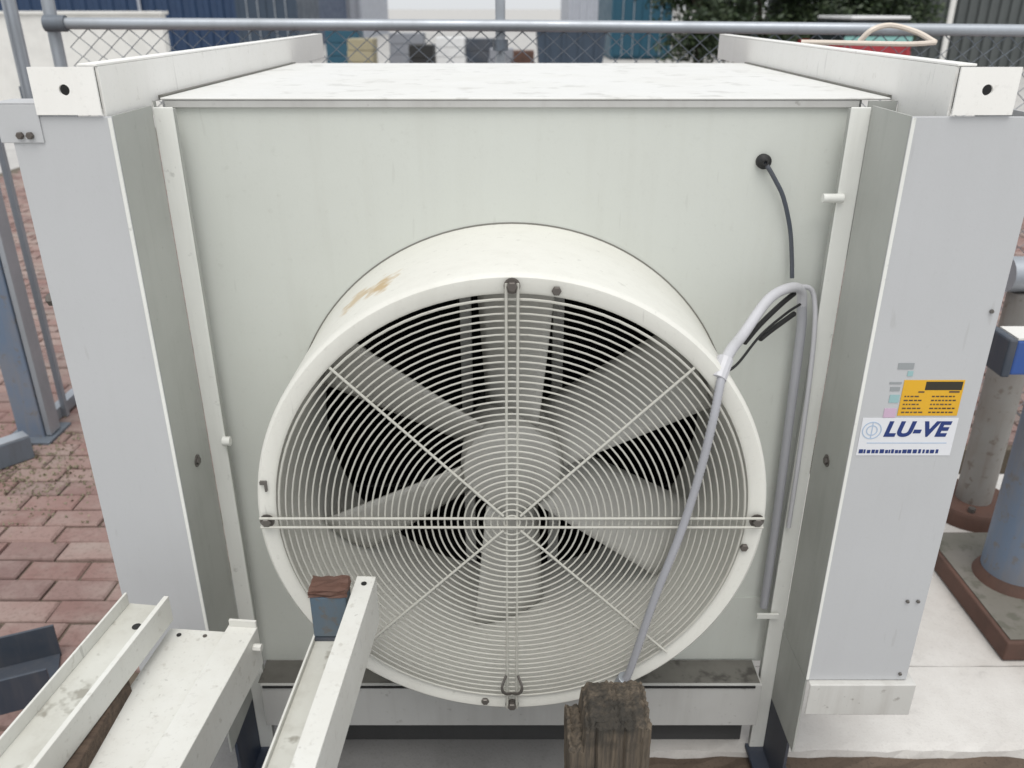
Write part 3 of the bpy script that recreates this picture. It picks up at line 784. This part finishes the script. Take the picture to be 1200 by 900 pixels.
bm = BM(); tube(bm, [(-.045, fy(0) + .03, 1.64), (-.045, fy(0) + .03, 1.60)], .030, 12); part('clamp', bm, 'darkgalv', fence, smooth=True)
bm = BM(); W, Hh = .040, .034
for i in range(int(5.0 / W)):
    # each wire zigzags between two columns of knots and hooks into its neighbours
    pts = []
    for k in range(int(1.62 / Hh) + 1):
        x = -1.72 + (i + (k + i) % 2) * W
        pts.append((x, fy(x) + (.003 if i % 2 else -.003), 1.680 - .0067 * (x + 1.72) - k * Hh))
    tube(bm, pts, .0024, 4, False)
tag(part('chain_link_mesh', bm, 'darkgalv', fence), kind='stuff')

pole('fence_post', -1.99, 3.62, 0, 2.6, .027, 'galv', 'galvanised round post standing just outside the chain link fence end', 'post')
bp = thing('steel_post', (-2.13, 3.30, 0), 'broad blue grey square steel post standing on the red bricks', 'post')
bm = BM(); box(bm, -2.19, -2.075, 3.27, 3.37, 0, 2.3); part('shaft', bm, 'bluesteel', bp, bevel=.006)
bm = BM(); box(bm, -2.24, -2.03, 3.22, 3.42, .001, .014); part('base_plate', bm, 'darkgalv', bp, bevel=.002)
bm = BM(); box(bm, -2.070, -2.048, 3.28, 3.36, .02, 2.3); part('edge_strip', bm, 'galv', bp)
bt = thing('barrier_post', (-2.095, 3.50, 0), 'thin galvanised barrier post with a hollow square foot tube', 'post', 'thin barrier posts')
bm = BM(); box(bm, -2.112, -2.088, 3.50, 3.525, .0, 1.9); part('upright', bm, 'galv', bt, bevel=.002)
bm = BM()
for a in ((-2.155, -2.150, 3.42, 3.70, .003, .055), (-2.115, -2.110, 3.42, 3.70, .003, .055), (-2.150, -2.115, 3.42, 3.70, .003, .008), (-2.150, -2.115, 3.42, 3.70, .050, .055)): box(bm, *a)
part('foot_tube', bm, 'galv', bt)
bt2 = thing('barrier_post', (-2.07, 3.72, 0), 'thin galvanised barrier post hugging the edge of the cooling unit', 'post', 'thin barrier posts')
bm = BM(); box(bm, -2.085, -2.062, 3.72, 3.745, 0, 1.45); part('upright', bm, 'darkgalv', bt2, bevel=.002)
bm = BM(); box(bm, -2.11, -2.03, 3.66, 3.80, .001, .03); part('foot_tube', bm, 'galv', bt2, bevel=.003)
bs = thing('steel_sill', (-2.25, 3.1, 0), 'bright topped galvanised box beam lying on the bricks beside the blue post', 'beam')
def oriented_box(bm, a, b, w, z0, z1):
    a, b = Vector((*a, 0)), Vector((*b, 0)); d = (b - a).normalized(); n_ = Vector((-d.y, d.x, 0)) * w / 2
    lo = [a - n_, b - n_, b + n_, a + n_]; prism(bm, [(p.x, p.y) for p in lo], 2, z0, z1)
bm = BM(); oriented_box(bm, (-2.42, 2.72), (-2.06, 3.13), .07, .002, .105); part('body', bm, 'darkgalv', bs, bevel=.004)
bm = BM(); oriented_box(bm, (-2.42, 2.72), (-2.062, 3.128), .064, .1055, .110); part('top_plate', bm, 'galv', bs, bevel=.001)

oc = thing('steel_offcut', (-1.50, 1.74, 0), 'dark slate coloured open steel offcut lying on the red bricks beside the beams', 'steel offcut')
bm = BM(); oriented_box(bm, (-1.70, 1.66), (-1.30, 1.83), .19, .003, .012); part('floor', bm, 'slate', oc, bevel=.001)
bm = BM(); oriented_box(bm, (-1.735, 1.748), (-1.335, 1.918), .008, .003, .115); part('side_wall', bm, 'slate', oc, bevel=.001)
bm = BM(); oriented_box(bm, (-1.665, 1.572), (-1.265, 1.742), .008, .003, .115); part('side_wall', bm, 'slate', oc, bevel=.001)
bm = BM(); oriented_box(bm, (-1.742, 1.748), (-1.670, 1.574), .008, .003, .135); part('end_wall', bm, 'galv', oc, bevel=.001)

# ------------------------------------------------------------------ right: post on rusty plate, crossbar, pipes
rp_ = thing('blue_post', (1.62, 2.2, 0), 'faded blue steel post standing on a thick rusty base plate', 'post')
bm = BM(); box(bm, 1.442, 1.98, 1.895, 2.46, 0, .068); part('base_plate', bm, 'rust', rp_, bevel=.006)
bm = BM(); box(bm, 1.455, 1.968, 1.907, 2.449, .0685, .0720); part('plate_top', bm, 'platetop', rp_, bevel=.001)
bm = BM(); tube(bm, [(1.62, 2.20, .0722), (1.62, 2.20, .90)], .098, 32); part('shaft', bm, 'bluesteel', rp_, smooth=True)
bm = BM(); tube(bm, [(1.62, 2.20, .0722), (1.62, 2.20, .082), (1.62, 2.20, .105)], [.118, .114, .099], 32, False); part('weld_collar', bm, 'rust', rp_, smooth=True)
cb = thing('crossbar', (1.62, 2.12, .90), 'bright blue horizontal bar end with a dark cap fixed to the post head', 'bar')
bm = BM(); box(bm, 1.345, 2.2, 2.06, 2.16, .845, .945); part('bar', bm, 'brightblue', cb, bevel=.006)
bm = BM(); box(bm, 1.320, 1.344, 2.055, 2.165, .840, .950); part('end_cap', bm, 'slate', cb, bevel=.006)
bm = BM(); box(bm, 1.346, 2.2, 2.063, 2.157, .9455, .951); part('top_strip', bm, 'cladwhite', cb)
gp = thing('pipe_run', (1.9, 2.75, .9), 'grey horizontal pipe behind the blue crossbar', 'pipe')
bm = BM(); tube(bm, [(1.66, 2.70, .936), (4.0, 2.70, .936)], .060, 18); part('pipe', bm, 'galv', gp, smooth=True)
bm = BM(); tube(bm, [(3.0, 2.70, 0), (3.0, 2.70, .876)], .04, 14); part('support', bm, 'galv', gp, smooth=True)
rf = thing('grey_post', (1.76, 2.68, 0), 'grey pipe post on a round rusty flange behind the rusty base plate', 'post')
PX_, PY_ = 1.75, 2.70
bm = BM(); tube(bm, [(PX_, PY_, -.004), (PX_, PY_, .045), (PX_, PY_, .058)], [.15, .15, .14], 28); part('flange', bm, 'rust', rf, smooth=True)
bm = BM(); tube(bm, [(PX_, PY_, .0585), (PX_, PY_, .875)], .062, 24); part('shaft', bm, 'weathered', rf, smooth=True)
for k in range(6):
    a = k * 1.047; bm = BM(); tube(bm, [(PX_ + .115 * math.cos(a), PY_ + .115 * math.sin(a), .0585), (PX_ + .115 * math.cos(a), PY_ + .115 * math.sin(a), .076)], .013, 6); part('bolt', bm, 'steelbolt', rf)

# cream strap on the right hand rail
bm = BM(); tube(bm, smooth_path([(.90, 2.33, 1.672), (.925, 2.32, 1.700), (.975, 2.33, 1.710), (1.03, 2.30, 1.695), (1.06, 2.25, 1.672)], 6), .007, 8)
bm2 = bm
cs = thing('cable_loop', (.97, 2.32, 1.665), 'cream cable loop lying over the right hand top rail', 'cable')
part('loop', bm2, 'cream', cs, smooth=True)
bm = BM(); tube(bm, smooth_path([(1.06, 2.25, 1.672), (1.0, 2.24, 1.669), (.93, 2.26, 1.669), (.80, 2.28, 1.671), (.74, 2.30, 1.671)], 6), .006, 8); part('tail', bm, 'cream', cs, smooth=True)

# ------------------------------------------------------------------ background
def clad_wall(bm, x0, x1, y, z0, z1, pitch, depth):
    n_ = int((x1 - x0) / pitch); prof = []
    for i in range(n_):
        x = x0 + i * pitch
        prof += [(x, y), (x + pitch * .45, y), (x + pitch * .55, y - depth), (x + pitch * .9, y - depth)]
    prof.append((x0 + n_ * pitch, y))
    A = [bm.verts.new((p[0], p[1], z0)) for p in prof]; B = [bm.verts.new((p[0], p[1], z1)) for p in prof]
    for i in range(len(prof) - 1): bm.faces.new([A[i], A[i + 1], B[i + 1], B[i]])
def shed(name, x0, x1, y0, y1, h, mat, label, pitch=.6, depth=.08, windows=(), trim='cladpale', group=None):
    t = thing(name, ((x0 + x1) / 2, y0, 0), label, 'building', group)
    bm = BM(); box(bm, x0, x1, y0 + .02, y1, -.14, h); part('wall', bm, mat, t)
    bm = BM(); clad_wall(bm, x0, x1, y0, -.14, h, pitch, depth); part('cladding', bm, mat, t)
    bm = BM(); prism(bm, [(x0 - .2, h), (x1 + .2, h), (x1 + .2, h + .2), ((x0 + x1) / 2, h + .2 + (x1 - x0) * .08), (x0 - .2, h + .2)], 1, y0 - .3, y1 + .2); part('roof', bm, trim, t)
    for (wx0, wx1, wz0, wz1) in windows:
        bm = BM(); box(bm, wx0 - .06, wx1 + .06, y0 - depth - .06, y0 - depth - .01, wz0 - .06, wz1 + .06); w = part('window', bm, 'cladwhite', t)
        bm = BM(); box(bm, wx0, wx1, y0 - depth - .075, y0 - depth - .065, wz0, wz1); part('pane', bm, 'glass', w)
    bm = BM(); x = x0 + (x1 - x0) * .72; tube(bm, [(x, y0 - depth - .08, -.1), (x, y0 - depth - .08, h)], .07, 8); part('downpipe', bm, trim, t)
    return t
shed('navy_shed', -30, -10.9, 40, 60, 8, 'cladblue', 'large navy blue corrugated shed behind the low white wall', windows=((-15.2, -13.8, 2.6, 4.0), (-20, -18.5, 2.6, 4)))
shed('pale_shed', -15.6, -10.2, 62, 75, 9, 'cladpale', 'pale grey clad building beside the navy shed', windows=((-14.6, -13.9, 1.0, 1.7), (-12.6, -11.9, 1, 1.7)))
shed('pale_block', 4.6, 8.2, 74, 86, 11, 'cladpale', 'pale lavender grey block behind the teal container', windows=((5.2, 6.0, 4, 5.5),))
shed('grey_shed', 14.0, 30, 30.5, 50, 7, 'cladgrey', 'dark grey corrugated shed at the right of the yard', pitch=.35, windows=((18, 19.2, 2, 3.2),), trim='cladgrey')
# low white wall
wt = thing('white_wall', (-7.5, 18, 0), 'low white rendered wall behind the end of the chain link fence', 'wall')
bm = BM(); box(bm, -12.5, -6.95, 18, 18.25, -.14, 1.64); part('wall', bm, 'cladwhite', wt)
bm = BM(); box(bm, -12.55, -6.9, 17.95, 18.3, 1.641, 1.70); part('coping', bm, 'cladwhite', wt, bevel=.01)

def container(name, x0, x1, y0, y1, h, mat, label, group=None):
    t = thing(name, ((x0 + x1) / 2, y0, 0), label, 'container', group)
    bm = BM(); box(bm, x0 + .03, x1 - .03, y0 + .05, y1, -.1, h - .05); part('body', bm, mat, t)
    mid = (x0 + x1) / 2
    for a, b in ((x0 + .12, mid - .01), (mid + .01, x1 - .12)):
        bm = BM(); box(bm, a, b, y0, y0 + .045, 0, h - .15); d = part('door', bm, mat, t, bevel=.01)
        for f in (.3, .7):
            bm = BM(); xx = a + (b - a) * f; tube(bm, [(xx, y0 - .03, .02), (xx, y0 - .03, h - .2)], .02, 8); part('lock_rod', bm, 'galv', d)
    bm = BM(); box(bm, x0, x0 + .12, y0 - .01, y0 + .1, -.1, h); box(bm, x1 - .12, x1, y0 - .01, y0 + .1, -.1, h); box(bm, x0 + .12, x1 - .12, y0 - .01, y0 + .1, h - .14, h); part('frame', bm, mat, t)
    return t
container('shipping_container', 3.95, 6.35, 36, 42, 2.6, 'cladteal', 'teal blue shipping container with doors facing the fence')
sk = thing('waste_skip', (1.7, 25, 0), 'dark blue grey steel skip standing behind the fence', 'skip')
bm = BM(); prism(bm, [(.80, -.12), (2.5, -.12), (2.62, 1.22), (.70, 1.22)], 1, 25, 26.6); part('body', bm, 'skip', sk)
bm = BM(); box(bm, .66, 2.66, 24.95, 25.05, 1.23, 1.31); part('rim', bm, 'darkgalv', sk)
for x in (.95, 1.4, 1.85, 2.3):
    bm = BM(); box(bm, x, x + .08, 24.94, 24.998, -.1, 1.2); part('rib', bm, 'skip', sk)

# goods stacked in the yard
r = random.Random(12)
def goods(x, y, w, d, h, mat, label, rz=0):
    t = thing('pallet_stack', (x, y, -.14), label, 'pallet', 'goods standing in the yard')
    bm = BM()
    for k in (-1, 0, 1): box(bm, x + k * w * .4 - .05, x + k * w * .4 + .05, y, y + d, -.139, -.04)
    part('runner', bm, 'oldwood', t)
    bm = BM(); box(bm, x - w / 2, x + w / 2, y, y + d, -.039, 0); part('deck', bm, 'oldwood', t)
    n_ = max(1, int(h / .3))
    for k in range(n_):
        bm = BM(); o_ = r.uniform(-.03, .03); box(bm, x - w / 2 + .03 + o_, x + w / 2 - .03 + o_, y + .03, y + d - .03, .002 + k * h / n_, (k + 1) * h / n_ - .01); part('crate', bm, mat, t, bevel=.015)
for x, y, w, h, mt, lb in ((-5.3, 28, 1.1, 1.15, 'cladteal', 'teal crates on a pallet by the end of the left rail'), (-4.4, 26, .8, .95, 'yellow', 'dull yellow crates on a pallet in the yard'),
                    (-3.55, 30, 1.2, 1.0, 'greybox', 'grey crates on a wide pallet beside the yellow crates'), (-2.75, 27, .8, .75, 'black', 'black crates on a pallet in the yard'),
                    (-2.0, 29, 1.0, .9, 'white', 'white crates on a pallet beside the black crates'), (-1.15, 31, 1.1, .8, 'slate', 'slate grey crates on a pallet left of the centre fence post'),
                    (-.35, 28, .8, .6, 'greybox', 'low stack of grey crates behind the centre fence post'), (.35, 30, .9, .45, 'rust', 'low stack of rusty brown crates beside the dark skip')):
    goods(x, y, w, 1.0, h, mt, lb)
container('site_cabin', -10.3, -8.0, 34, 38, 2.3, 'skip', 'dark navy site cabin with doors beside the pale building')

# small red van seen from behind
van = thing('red_van', (9.3, 22, -.14), 'small red van with a pale roof and teal band parked by the trees', 'van')
vx, vy = 8.95, 22.0
bm = BM(); prism(bm, [(vx - .85, .12), (vx + .85, .12), (vx + .87, .75), (vx + .80, .95), (vx - .80, .95), (vx - .87, .75)], 1, vy, vy + 3.6); part('body', bm, 'red', van, bevel=.05)
bm = BM(); prism(bm, [(vx - .80, .955), (vx + .80, .955), (vx + .70, 1.50), (vx - .70, 1.50)], 1, vy + .05, vy + 2.5); part('cabin', bm, 'glass', van, bevel=.05)
bm = BM(); box(bm, vx - .72, vx + .72, vy + .0, vy + 2.5, 1.505, 1.58); part('roof', bm, 'white', van, bevel=.03)
bm = BM(); box(bm, vx - .83, vx + .83, vy - .02, vy - .005, .98, 1.12); part('stripe', bm, 'tealcar', van)
for s in (-1, 1):
    bm = BM(); box(bm, vx + s * .76 - .05, vx + s * .76 + .05, vy - .03, vy - .005, .62, .93); part('tail_light', bm, 'red', van)
    for yy in (vy + .7, vy + 2.9):
        bm = BM(); tube(bm, [(vx + s * .88 - .09, yy, .17), (vx + s * .88 + .09, yy, .17)], .30, 20); w_ = part('wheel', bm, 'black', van, smooth=True)
        bm = BM(); tube(bm, [(vx + s * .98, yy, .17), (vx + s * .985, yy, .17)], .18, 16); part('rim', bm, 'galv', w_)
pole('marker_pole', 8.2, 17.0, -.14, 2.4, .05, 'cladwhite', 'slim white pole standing in front of the grey shed', 'pole')

def tree(name, x, y, h, cr_, label, seed, leaves=11000):
    t = thing(name, (x, y, -.14), label, 'tree', 'dark trees behind the fence')
    r = random.Random(seed)
    bm = BM(); tube(bm, smooth_path([(x, y, -.14), (x + .05, y, h * .25), (x - .05, y + .05, h * .5), (x + .04, y, h * .8)], 5), [.16 - .009 * k for k in range(16)], 8)
    cl_ = []
    for k in range(11):
        a = r.uniform(0, 6.28); z0 = h * r.uniform(.12, .7); L = cr_ * r.uniform(.5, .95)
        e = Vector((x + L * math.cos(a), y + L * math.sin(a), z0 + r.uniform(.1, .9)))
        tube(bm, [(x, y, z0), ((x + e.x) / 2, (y + e.y) / 2, (z0 + e.z) / 2 + .15), e], [.05, .035, .015], 5); cl_.append(e)
    part('trunk', bm, 'bark', t, smooth=True)
    for k in range(34):
        a = r.uniform(0, 6.28); q = math.sqrt(r.random()) * cr_; cl_.append(Vector((x + q * math.cos(a), y + q * math.sin(a), h * r.uniform(.10, .98))))
    bm = BM()
    for k in range(leaves):
        c = r.choice(cl_); p = c + Vector((r.gauss(0, .30), r.gauss(0, .30), r.gauss(0, .27)))
        if p.z < 0: continue
        s = r.uniform(.05, .12); u = Vector((r.gauss(0, 1), r.gauss(0, 1), r.gauss(0, 1))).normalized(); v = u.orthogonal().normalized()
        bm.faces.new([bm.verts.new(p + u * s), bm.verts.new(p + v * s * .5), bm.verts.new(p - u * s), bm.verts.new(p - v * s * .5)])
    part('crown', bm, 'leaf', t)
tree('yard_tree', 5.6, 27, 4.2, 1.25, 'dark leafy tree beside the teal container', 31)
tree('yard_tree', 7.6, 28, 4.6, 1.5, 'dark leafy tree between the teal container and the red van', 32)
tree('yard_tree', 9.8, 28.5, 4.4, 1.5, 'dark leafy tree rising behind the red van', 33)
tree('yard_tree', 11.8, 29, 4.0, 1.3, 'dark leafy tree beside the grey corrugated shed', 34)
